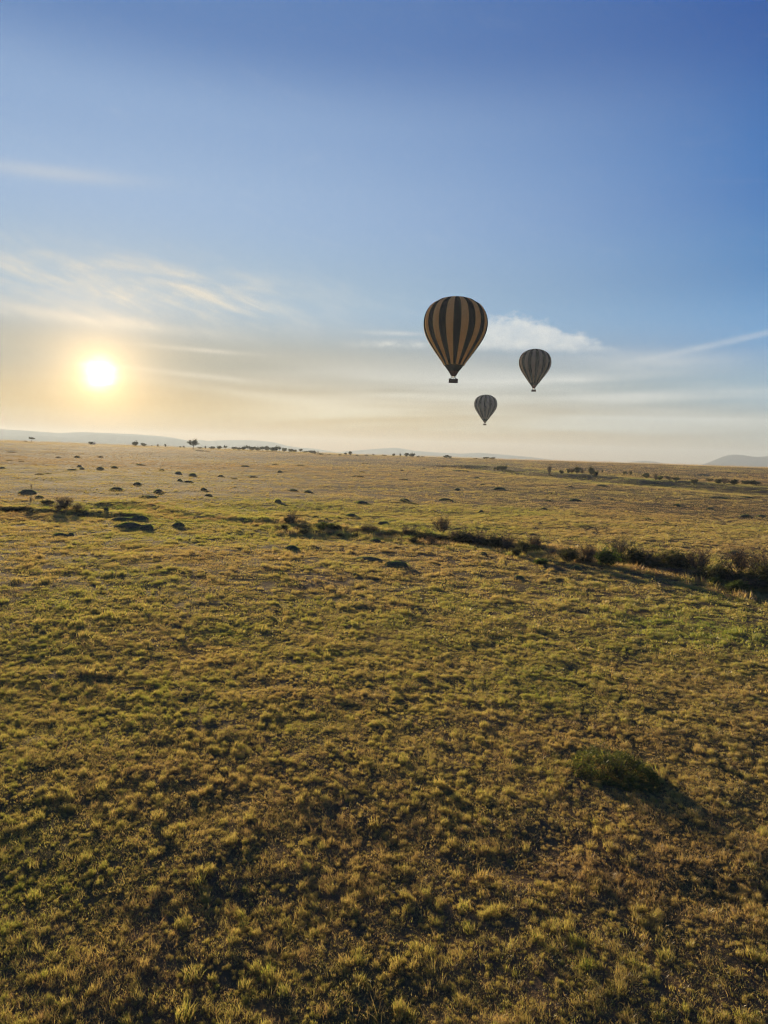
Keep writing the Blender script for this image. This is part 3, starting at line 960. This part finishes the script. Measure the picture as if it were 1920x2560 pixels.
# along the gully
row([(60, 285, 115, 62, 'olive'), (230, 265, 80, 95, 'bare'), (370, 318, 185, 100, 'olive'), (480, 338, 110, 70, 'twiggy'), (300, 330, 120, 60, 'olive'), (580, 245, 175, 150, 'twiggy'), (700, 330, 150, 110, 'twiggy'), (770, 350, 190, 120, 'olive'), (900, 358, 180, 125, 'twiggy'),
     (980, 385, 130, 100, 'olive'), (1070, 392, 150, 130, 'olive'), (1180, 400, 160, 135, 'twiggy'), (1250, 455, 110, 80, 'olive'), (1310, 440, 160, 130, 'olive'), (1400, 420, 160, 140, 'twiggy'), (1480, 525, 120, 55, 'green')],
    950, 1270, 3.687, 'in the middle gully', 'bushes along the middle of the gully', grow=1.28)
row([(60, 345, 170, 110, 'olive'), (230, 350, 150, 130, 'twiggy'), (370, 372, 185, 130, 'green'), (470, 370, 190, 215, 'bare'), (600, 385, 180, 140, 'olive'), (720, 395, 170, 140, 'twiggy'), (870, 410, 180, 140, 'olive'),
     (990, 425, 160, 130, 'olive'), (1110, 440, 190, 175, 'twiggy'), (1180, 500, 190, 120, 'olive'), (1270, 520, 200, 160, 'olive'), (1420, 450, 200, 180, 'twiggy'), (1450, 540, 180, 130, 'olive'), (1560, 500, 210, 200, 'twiggy'), (1650, 560, 180, 190, 'olive'), (1405, 585, 150, 85, 'green'), (1240, 538, 95, 75, 'green'), (1555, 604, 66, 34, 'green')],
    1400, 1300, 3.19, 'in the right stretch of the gully', 'bushes along the right of the gully', grow=1.28)
row([(330, 455, 130, 90, 'olive'), (235, 440, 90, 60, 'twiggy'), (560, 490, 170, 70, 'olive'), (700, 500, 170, 80, 'olive'), (860, 510, 150, 70, 'twiggy'), (960, 525, 120, 60, 'olive'), (1140, 525, 120, 60, 'olive'), (1260, 520, 120, 60, 'twiggy'), (1400, 530, 120, 70, 'twiggy'), (480, 470, 120, 70, 'twiggy')],
    640, 1230, 4.608, 'in the shaded hollow left of the gully', 'bushes in the hollow left of the gully', grow=1.1)
rg = random.Random(9)
GX = [(690, 1310), (760, 1328), (950, 1338), (1100, 1352), (1250, 1374), (1400, 1396), (1560, 1412), (1750, 1444), (1920, 1492)]
strip = []
for k in range(28):
    x = 720 + 43 * k + rg.uniform(-12, 12)
    y = float(np.interp(x, [q[0] for q in GX], [q[1] for q in GX])) + rg.uniform(-7, 5)
    gr_ = 1 + 0.55 * (x - 720) / 1200
    strip.append((x, y, rg.uniform(42, 70) * gr_, rg.uniform(13, 23) * gr_, rg.choice(['olive', 'olive', 'twiggy', 'green'])))
row(strip, 0, 0, 1.0, 'in the low scrub filling the gully', 'low scrub filling the gully')
p, t_ = pix(732, 1318); k_ = t_ / FPX
shrub('bare', 1, p, 48 * k_, 47 * k_, 'sparse little tree with a bare forked trunk beside the shaded hollow', 'tree', None, 'small_tree', parts=('trunk', 'crown'))
row([(650, 385, 200, 130, 'twiggy'), (560, 395, 150, 80, 'twiggy'), (760, 410, 150, 90, 'twiggy'), (460, 330, 90, 50, 'olive'), (200, 400, 190, 55, 'olive'), (80, 400, 160, 55, 'olive'), (330, 425, 170, 50, 'olive'), (800, 460, 110, 50, 'olive')],
    0, 1180, 3.95, 'by the shaded left ditch', 'bushes by the left ditch', grow=1.1)
for (x, y, h, lab) in ((77, 1259, 20, 'thin leafless sapling standing alone before the low grassy mound'), (78, 1222, 12, 'short leaning twig stuck on the low grassy mound')):
    p, t_ = pix(x, y); k_ = t_ / FPX
    shrub('bare', 0 if h > 15 else 1, p, h * 0.5 * k_, h * k_, lab, 'sapling', None, 'sapling')
# near bush on the grass: a low spreading dome, leafy down to the ground
def near_bush():
    p, t_ = pix(1540, 1935); k_ = t_ / FPX
    t = thing('bush', 'low leafy green bush alone on the near grass, throwing a long shadow', 'bush', p, -0.3)
    W, D_, H = 205 * k_, 165 * k_, 0.8
    rs = np.random.default_rng(77)
    n = 9000
    a = rs.random(n) * 2 * math.pi; f = rs.random(n) ** 0.5
    lump = 1 + 0.35 * fbm(np.cos(a) * 1.5 + 3, np.sin(a) * 1.5 + 3, 2)
    x = 0.5 * W * f * lump * np.cos(a); y = 0.5 * D_ * f * lump * np.sin(a)
    top_ = H * np.clip(1 - f ** 2.2, 0, 1) ** 0.7 * (0.8 + 1.5 * fbm(x * 2 + 5, y * 2 + 5, 3))
    z = np.maximum(top_, 0.05) * (1 - 0.8 * rs.random(n) ** 2.2) + rs.normal(0, 0.05, n)
    P = np.stack([x, y, np.maximum(z, 0.0)], -1)
    nrm = rs.normal(0, 1, (n, 3)); nrm /= np.linalg.norm(nrm, axis=1)[:, None]
    u = np.cross(nrm, rs.normal(0, 1, (n, 3))); u /= np.linalg.norm(u, axis=1)[:, None]
    v = np.cross(nrm, u); sz = (0.035 + 0.03 * rs.random(n))[:, None]
    V = np.stack([P - u * sz * .6, P + v * sz * .35, P + u * sz * .6, P - v * sz * .35], 1).reshape(-1, 3)
    b_ = np.arange(n) * 4
    fo = mesh_np('foliage', V, [np.stack([b_, b_ + 1, b_ + 2, b_ + 3], -1)], smooth=False)
    at_ = fo.attributes.new('br', 'FLOAT', 'POINT'); at_.data.foreach_set('value', np.repeat(rs.random(n), 4).astype(np.float32))
    fo.materials.append(M['leaf_near'])
    linked('foliage', fo, (), t)
    bm = bmesh.new(); rd = random.Random(5)
    for k in range(46):
        a_ = rd.uniform(0, 6.28); f_ = rd.uniform(0.1, 0.8)
        q_ = Vector((0.5 * W * f_ * math.cos(a_), 0.5 * D_ * f_ * math.sin(a_), H * (1 - f_ ** 2.2) ** 0.7 * rd.uniform(.8, 1.12)))
        b0 = Vector((q_.x * 0.35, q_.y * 0.35, -0.05)); mid_ = (b0 + q_) / 2 + Vector((rd.uniform(-.06, .06), rd.uniform(-.06, .06), 0.05))
        tube_into(bm, b0, mid_, 0.012, 0.008, 4); tube_into(bm, mid_, q_, 0.008, 0.004, 4)
    linked('stem', bm_mesh('stem', bm), [M['twig']], t)
    m_ = 130
    a = rs.random(m_) * 2 * math.pi; f = 0.25 + 0.85 * rs.random(m_) ** 0.6
    pos = np.stack([0.5 * W * f * np.cos(a), 0.5 * D_ * f * np.sin(a), H * np.clip(1 - f ** 2.2, 0, 1) ** 0.7 * 0.75 - 0.03], -1)
    Vb, Q, T, B = blades(rs, m_, pos, 0.1 + 0.25 * rs.random(m_), 0.012 + 0.008 * rs.random(m_), 0.3 + 0.6 * rs.random(m_), 3)
    linked('grass_stalks', blade_mesh('grass_stalks', Vb, Q, T, B * 0.5 + 0.75, M['grass']), (), t)['kind'] = 'stuff'
near_bush()
# bushes out on the plain, right
row([(65, 197, 28, 36, 'olive'), (105, 198, 48, 54, 'olive'), (150, 203, 74, 58, 'olive'), (225, 214, 92, 26, 'olive')], 1220, 1130, 4.1475, 'in the clump left of the flared bush', 'clump on the green slope')
row([(637, 243, 54, 100, 'twiggy')], 1220, 1130, 4.1475, 'and only one, alone on the green slope', None)
row([(765, 228, 38, 36, 'olive'), (830, 223, 44, 44, 'olive'), (870, 226, 66, 54, 'twiggy'), (925, 226, 66, 74, 'olive'), (980, 228, 56, 58, 'twiggy'), (1075, 238, 76, 80, 'olive'), (1110, 266, 44, 62, 'olive'), (1183, 220, 17, 36, 'olive'), (1415, 243, 44, 36, 'olive'), (1475, 243, 28, 38, 'olive'),
     (1640, 274, 66, 48, 'olive')], 1220, 1130, 4.1475, 'in the bush row right of the flared bush', 'bush row on the green slope')
row([(435, 359, 56, 74, 'twiggy'), (480, 350, 54, 42, 'olive'), (590, 354, 88, 48, 'twiggy'), (655, 356, 76, 38, 'olive'), (840, 395, 76, 48, 'olive'), (1010, 364, 84, 26, 'olive'), (1110, 390, 76, 48, 'olive'), (1180, 400, 76, 64, 'twiggy'), (1280, 405, 86, 52, 'olive'), (1500, 405, 124, 42, 'olive'), (1400, 400, 90, 36, 'olive')],
    1540, 1120, 4.366, 'on the far right slope', 'bushes on the far right slope')
# on and below the skyline
row([(40, 164, 32, 18, 'olive'), (100, 158, 34, 28, 'olive'), (148, 158, 36, 44, 'olive'), (215, 166, 40, 14, 'olive'), (315, 165, 42, 13, 'olive'), (385, 166, 32, 22, 'twiggy'), (500, 160, 64, 13, 'olive'), (595, 162, 38, 32, 'olive'), (667, 160, 20, 36, 'olive'), (725, 164, 50, 37, 'olive'), (790, 168, 66, 40, 'olive'),
     (855, 165, 32, 16, 'olive'), (895, 166, 44, 14, 'twiggy'), (1140, 170, 48, 32, 'olive'), (1185, 170, 44, 24, 'olive'), (1545, 181, 62, 22, 'olive'), (1620, 192, 62, 22, 'olive'), (1450, 170, 50, 10, 'olive')],
    840, 1100, 4.1475, 'below the middle of the skyline', 'bushes below the middle skyline')
row([(50, 205, 70, 28, 'olive'), (145, 206, 60, 42, 'olive'), (225, 207, 44, 42, 'tree'), (330, 210, 70, 34, 'olive'), (400, 212, 60, 32, 'olive'), (460, 214, 66, 48, 'olive'), (515, 216, 60, 52, 'tree'), (570, 218, 70, 44, 'olive'), (640, 220, 74, 44, 'olive'), (705, 224, 66, 48, 'tree'), (770, 226, 70, 54, 'olive'),
     (830, 230, 64, 44, 'olive'), (880, 232, 60, 64, 'olive'), (925, 234, 44, 58, 'tree'), (980, 236, 70, 42, 'olive'), (1070, 238, 70, 36, 'olive'), (1130, 240, 64, 30, 'olive'), (1200, 242, 50, 42, 'tree'), (1260, 242, 60, 22, 'olive'), (1330, 244, 60, 32, 'olive')],
    520, 1080, 5.184, 'in the skyline thicket left of centre', 'thicket on the left-centre skyline', grow=1.1)
row([(1350, 284, 60, 44, 'bare'), (1380, 290, 44, 46, 'olive'), (1425, 294, 20, 48, 'bare'), (1462, 298, 56, 24, 'olive'), (1570, 300, 44, 16, 'olive')], 520, 1080, 5.184, 'in the sparse clump ending the thicket', 'sparse clump by the thicket')
row([(830, 213, 22, 15, 'olive'), (900, 214, 22, 30, 'olive'), (1005, 214, 20, 40, 'olive'), (1195, 217, 22, 22, 'olive'), (1245, 217, 22, 26, 'olive'), (1522, 230, 22, 38, 'olive'), (1450, 232, 60, 20, 'olive'), (1600, 234, 70, 22, 'olive')], 220, 1070, 5.184, 'among lone specks on the left skyline', 'specks on the left skyline')
p, t_ = pix(220 + 605 / 5.184, 1070 + 212 / 5.184); k_ = t_ / FPX
for q_, kk in (((0, 0), 0),):
    shrub('dense', 1, p, 21 * k_, 14.0 * k_, 'dense square-looking flat-topped tree on the left skyline', 'tree', None, 'dense_tree', parts=('trunk', 'crown'))
p, t_ = pix(220 + 722 / 5.184, 1070 + 213 / 5.184); k_ = t_ / FPX
shrub('dense', 0, p, 14 * k_, 9.0 * k_, 'round bush just right of the square tree on the skyline', 'bush', None, 'bush')
p, t_ = pix(483, 1124); k_ = t_ / FPX
shrub('tree', 1, p, 32 * k_, 26 * k_, 'broad round-crowned tree with a short trunk, largest on the left skyline', 'tree', None, 'savanna_tree', parts=('trunk', 'crown'))
p, t_ = pix(79, 1104); k_ = t_ / FPX
shrub('flat', 0, p, 17 * k_, 12 * k_, 'flat-topped acacia against the hazy hill at the far left', 'tree', None, 'acacia_tree', parts=('trunk', 'crown'))
p, t_ = pix(64, 1103.5); k_ = t_ / FPX
shrub('olive', 1, p, 11 * k_, 4 * k_, 'low bush just left of the flat-topped acacia', 'bush', None, 'bush')
p, t_ = pix(225, 1111); k_ = t_ / FPX
shrub('dense', 2, p, 16 * k_, 7 * k_, 'low bush beside the white tent on the left skyline', 'bush', None, 'bush')
def tent():
    p, t_ = pix(233.5, 1110.5); k_ = t_ / FPX
    w, h = 8 * k_, 5.5 * k_
    m_ = fabric('tent_canvas', (0.82, 0.81, 0.77), 0.55, (0.78, 0.77, 0.73))
    t = thing('tent', 'tiny white sloping tent on the left skyline below the sun', 'tent', p, 0.5, None)
    for s in (-1, 1):
        bm = bmesh.new()
        y = s * w * 0.45
        a = [bm.verts.new(v) for v in ((-w / 2, y, 0), (w / 2, y, 0), (w / 2, 0.0, h), (-w / 2, 0.0, h))]
        f = bm.faces.new(a if s < 0 else a[::-1])
        bmesh.ops.solidify(bm, geom=[f], thickness=0.04)
        linked('roof_slope', bm_mesh('roof_slope', bm), [m_], t)
    for s in (-1, 1):
        bm = bmesh.new()
        x = s * (w / 2 - 0.05)
        f = bm.faces.new([bm.verts.new(v) for v in ((x, -w * 0.44, 0), (x, w * 0.44, 0), (x, 0, h - 0.06))])
        bmesh.ops.solidify(bm, geom=[f], thickness=0.03)
        linked('end_wall', bm_mesh('end_wall', bm), [m_], t)
tent()

# ------------------------------------------------------------------ grass over the whole plain
PROTO = bpy.data.collections.new('grass_kinds')
protos = []
def proto(me):
    o = bpy.data.objects.new('tuft_%03d' % len(protos), me)
    PROTO.objects.link(o)
    protos.append(o)
    return len(protos) - 1
def disc(rs, n, rad, power=0.5):
    a = rs.random(n) * 2 * math.pi; f = rs.random(n) ** power * rad
    return np.stack([f * np.cos(a), f * np.sin(a), np.zeros(n)], -1), f / rad
def tuft_proto(seed, n, rad, h0, h1, width, lean, seg=3, power=0.6, curve=0.6, sink=0.03):
    rs = np.random.default_rng(seed)
    pos, f = disc(rs, n, rad, power)
    pos[:, 2] = -sink
    hh = (h0 + (h1 - h0) * rs.random(n)) * (1 - 0.45 * f ** 2)
    V, Q, T, B = blades(rs, n, pos, hh, width * (0.7 + 0.6 * rs.random(n)), lean * (0.3 + rs.random(n)), seg, curve)
    return proto(blade_mesh('tuft', V, Q, T, B, M['grass']))
P_TUFT = [tuft_proto(s, 110, 0.17, 0.14, 0.30, 0.010, 0.55) for s in range(5)]
P_WISP = [tuft_proto(20 + s, 46, 0.20, 0.12, 0.34, 0.008, 0.7, curve=0.8) for s in range(4)]
P_STALK = [tuft_proto(30 + s, 12, 0.22, 0.35, 0.62, 0.007, 0.75, curve=0.9) for s in range(3)]
P_TURF = [tuft_proto(40 + s, 150, 0.42, 0.03, 0.11, 0.011, 0.9, seg=2, power=0.5) for s in range(4)]
P_MID = [tuft_proto(60 + s, 80, 0.32, 0.14, 0.42, 0.026, 0.6, seg=2) for s in range(4)]
P_MIDTURF = [tuft_proto(80 + s, 130, 1.1, 0.05, 0.16, 0.035, 0.8, seg=2, power=0.5) for s in range(4)]
P_FAR = [tuft_proto(100 + s, 130, 3.0, 0.10, 0.30, 0.11, 0.7, seg=1, power=0.5) for s in range(4)]
P_VFAR = [tuft_proto(120 + s, 170, 14.0, 0.10, 0.34, 0.45, 0.7, seg=1, power=0.5) for s in range(4)]

def fan(rs, n, r0, r1, half=41):
    r_ = np.sqrt(r0 * r0 + (r1 * r1 - r0 * r0) * rs.random(n))
    a = np.radians((rs.random(n) * 2 - 1) * half)
    return r_ * np.sin(a), r_ * np.cos(a), r_
GP = {'co': [], 'vi': [], 'rot': [], 'scl': [], 'tint': []}
def scatter(seed, n, r0, r1, ids, smin, smax, clump=None, ramp_in=None, ramp_out=None, dry=0.0, zs=1.0, wave=None):
    rs = np.random.default_rng(seed)
    x, y, r_ = fan(rs, n, r0, r1)
    keep = np.ones(n, bool)
    if ramp_in: keep &= rs.random(n) < sstep(r_, *ramp_in)
    if ramp_out: keep &= rs.random(n) < 1 - sstep(r_, *ramp_out)
    if clump is not None:
        sc_, lo, hi, ox = clump
        f = fbm(x / sc_, y / sc_, 2, ox)
        keep &= rs.random(n) < sstep(f, lo, hi)
    dg_ = np.minimum(np.abs(seg_dist(x, y, GULLY)), np.abs(seg_dist(x, y, GULLY_L)))
    x, y, r_ = x[keep], y[keep], r_[keep]
    k = len(x)
    z = height(x, y)
    big = fbm(x / 26, y / 26, 3, 140) * 1.0 + 0.5 * fbm(x / 5, y / 5, 2, 150)
    farp = fbm(x / 110, y / 60, 3, 160)
    w_ = sstep(r_, 90, 280)
    ti = 0.535 + dry + (1 - w_) * big * 0.46 + w_ * (farp * 0.45 + 0.30) + 0.20 * (rs.random(k) - 0.5)
    dsw = seg_dist(x, y, SWALE)
    ti = ti - 0.35 * np.exp(-((dsw - 12) / 30) ** 2)
    s = smin + (smax - smin) * rs.random(k) ** 1.6
    hvar = 0.75 + 0.6 * rs.random(k)
    GP['co'].append(np.stack([x, y, z], -1))
    GP['vi'].append(np.array(ids)[rs.integers(0, len(ids), k)])
    GP['rot'].append(np.stack([rs.normal(0, 0.12, k), rs.normal(0, 0.12, k), rs.random(k) * 6.283], -1))
    GP['scl'].append(np.stack([s, s, s * hvar * zs], -1))
    GP['tint'].append(np.clip(ti, 0, 1))
# near field
scatter(1, 40000, 9.0, 66, P_TUFT, 0.36, 1.05, clump=(0.8, -0.15, 0.45, 200), ramp_out=(36, 66), dry=-0.06)
scatter(9, 42000, 9.0, 60, P_TUFT, 0.2, 0.5, ramp_out=(30, 60), dry=0.0)
scatter(2, 56000, 9.0, 66, P_WISP, 0.36, 1.0, clump=(1.1, -0.25, 0.45, 210), ramp_out=(36, 66), dry=0.14)
scatter(3, 30000, 9.0, 66, P_TURF, 0.7, 1.4, ramp_out=(38, 66), dry=0.04)
scatter(10, 5000, 9.0, 70, P_STALK, 0.6, 1.2, clump=(3.0, 0.0, 0.6, 230), dry=0.3)
scatter(11, 450, 9.0, 60, P_TUFT, 1.0, 1.5, dry=-0.02)
# middle
scatter(4, 70000, 34, 180, P_MID, 0.4, 1.5, clump=(1.6, -0.1, 0.55, 220), ramp_in=(34, 62), ramp_out=(120, 180))
scatter(5, 30000, 34, 190, P_MIDTURF, 0.7, 1.4, ramp_in=(34, 62), ramp_out=(130, 190))
scatter(8, 14000, 100, 620, P_MID, 0.7, 1.8, clump=(14, -0.2, 0.5, 240), ramp_in=(100, 190))
# rank growth along the gully and the ditches
def bank(seed, n, pts, half, ids, smin, smax, dry):
    rs = np.random.default_rng(seed)
    pts = np.array(pts); L_ = np.hypot(*np.diff(pts, axis=0).T); cum = np.concatenate([[0], np.cumsum(L_)])
    u = rs.random(n) * cum[-1]
    x = np.interp(u, cum, pts[:, 0]) + rs.normal(0, half, n); y = np.interp(u, cum, pts[:, 1]) + rs.normal(0, half, n)
    s = smin + (smax - smin) * rs.random(n) ** 2
    GP['co'].append(np.stack([x, y, height(x, y)], -1)); GP['vi'].append(np.array(ids)[rs.integers(0, len(ids), n)])
    GP['rot'].append(np.stack([rs.normal(0, 0.15, n), rs.normal(0, 0.15, n), rs.random(n) * 6.283], -1))
    GP['scl'].append(np.stack([s, s, s * (0.7 + 0.5 * rs.random(n))], -1)); GP['tint'].append(np.clip(0.42 + dry + 0.9 * fbm(x / 4, y / 4, 2, 9) + 0.2 * rs.random(n), 0, 1))
bank(31, 4200, GULLY, 2.2, P_MID, 0.8, 2.8, 0.2)
bank(32, 700, GULLY_L, 2.6, P_MID, 0.8, 2.2, 0.22)
bank(33, 600, SWALE_L, 2.4, P_MID, 0.8, 2.2, 0.22)
# far
scatter(6, 24000, 100, 560, P_FAR, 0.7, 1.3, ramp_in=(100, 160), ramp_out=(430, 560), zs=0.5)
scatter(7, 8000, 340, 1350, P_VFAR, 0.7, 1.3, ramp_in=(340, 520), zs=0.6)
# grass on the near earth tussocks
def build_grass():
    co = np.concatenate(GP['co']).astype(np.float32)
    me = bpy.data.meshes.new('grass')
    me.vertices.add(len(co)); me.vertices.foreach_set('co', co.ravel())
    a = me.attributes.new('vi', 'INT', 'POINT'); a.data.foreach_set('value', np.concatenate(GP['vi']).astype(np.int32))
    a = me.attributes.new('rot', 'FLOAT_VECTOR', 'POINT'); a.data.foreach_set('vector', np.concatenate(GP['rot']).astype(np.float32).ravel())
    a = me.attributes.new('scl', 'FLOAT_VECTOR', 'POINT'); a.data.foreach_set('vector', np.concatenate(GP['scl']).astype(np.float32).ravel())
    a = me.attributes.new('tint', 'FLOAT', 'POINT'); a.data.foreach_set('value', np.concatenate(GP['tint']).astype(np.float32))
    me.update()
    o = linked('grass', me, [M['grass']])
    tag(o, 'short backlit tussock grass, yellow-green and dry brown, over the plain', 'grass', kind='stuff')
    gt = bpy.data.node_groups.new('grass_scatter', 'GeometryNodeTree')
    gt.interface.new_socket('Geometry', in_out='INPUT', socket_type='NodeSocketGeometry')
    gt.interface.new_socket('Geometry', in_out='OUTPUT', socket_type='NodeSocketGeometry')
    N = gt.nodes; L = gt.links
    gi = N.new('NodeGroupInput'); go = N.new('NodeGroupOutput')
    ci = N.new('GeometryNodeCollectionInfo'); ci.inputs['Collection'].default_value = PROTO
    ci.inputs['Separate Children'].default_value = True; ci.inputs['Reset Children'].default_value = True
    ip = N.new('GeometryNodeInstanceOnPoints'); ip.inputs['Pick Instance'].default_value = True
    def named(nm, ty):
        n = N.new('GeometryNodeInputNamedAttribute'); n.data_type = ty; n.inputs['Name'].default_value = nm
        return n.outputs['Attribute']
    er = N.new('FunctionNodeEulerToRotation')
    L.new(named('rot', 'FLOAT_VECTOR'), er.inputs[0])
    L.new(gi.outputs[0], ip.inputs['Points'])
    L.new(ci.outputs[0], ip.inputs['Instance'])
    L.new(named('vi', 'INT'), ip.inputs['Instance Index'])
    L.new(er.outputs[0], ip.inputs['Rotation'])
    L.new(named('scl', 'FLOAT_VECTOR'), ip.inputs['Scale'])
    L.new(ip.outputs[0], go.inputs[0])
    md = o.modifiers.new('scatter', 'NODES'); md.node_group = gt
    print('GRASS', len(co))
build_grass()
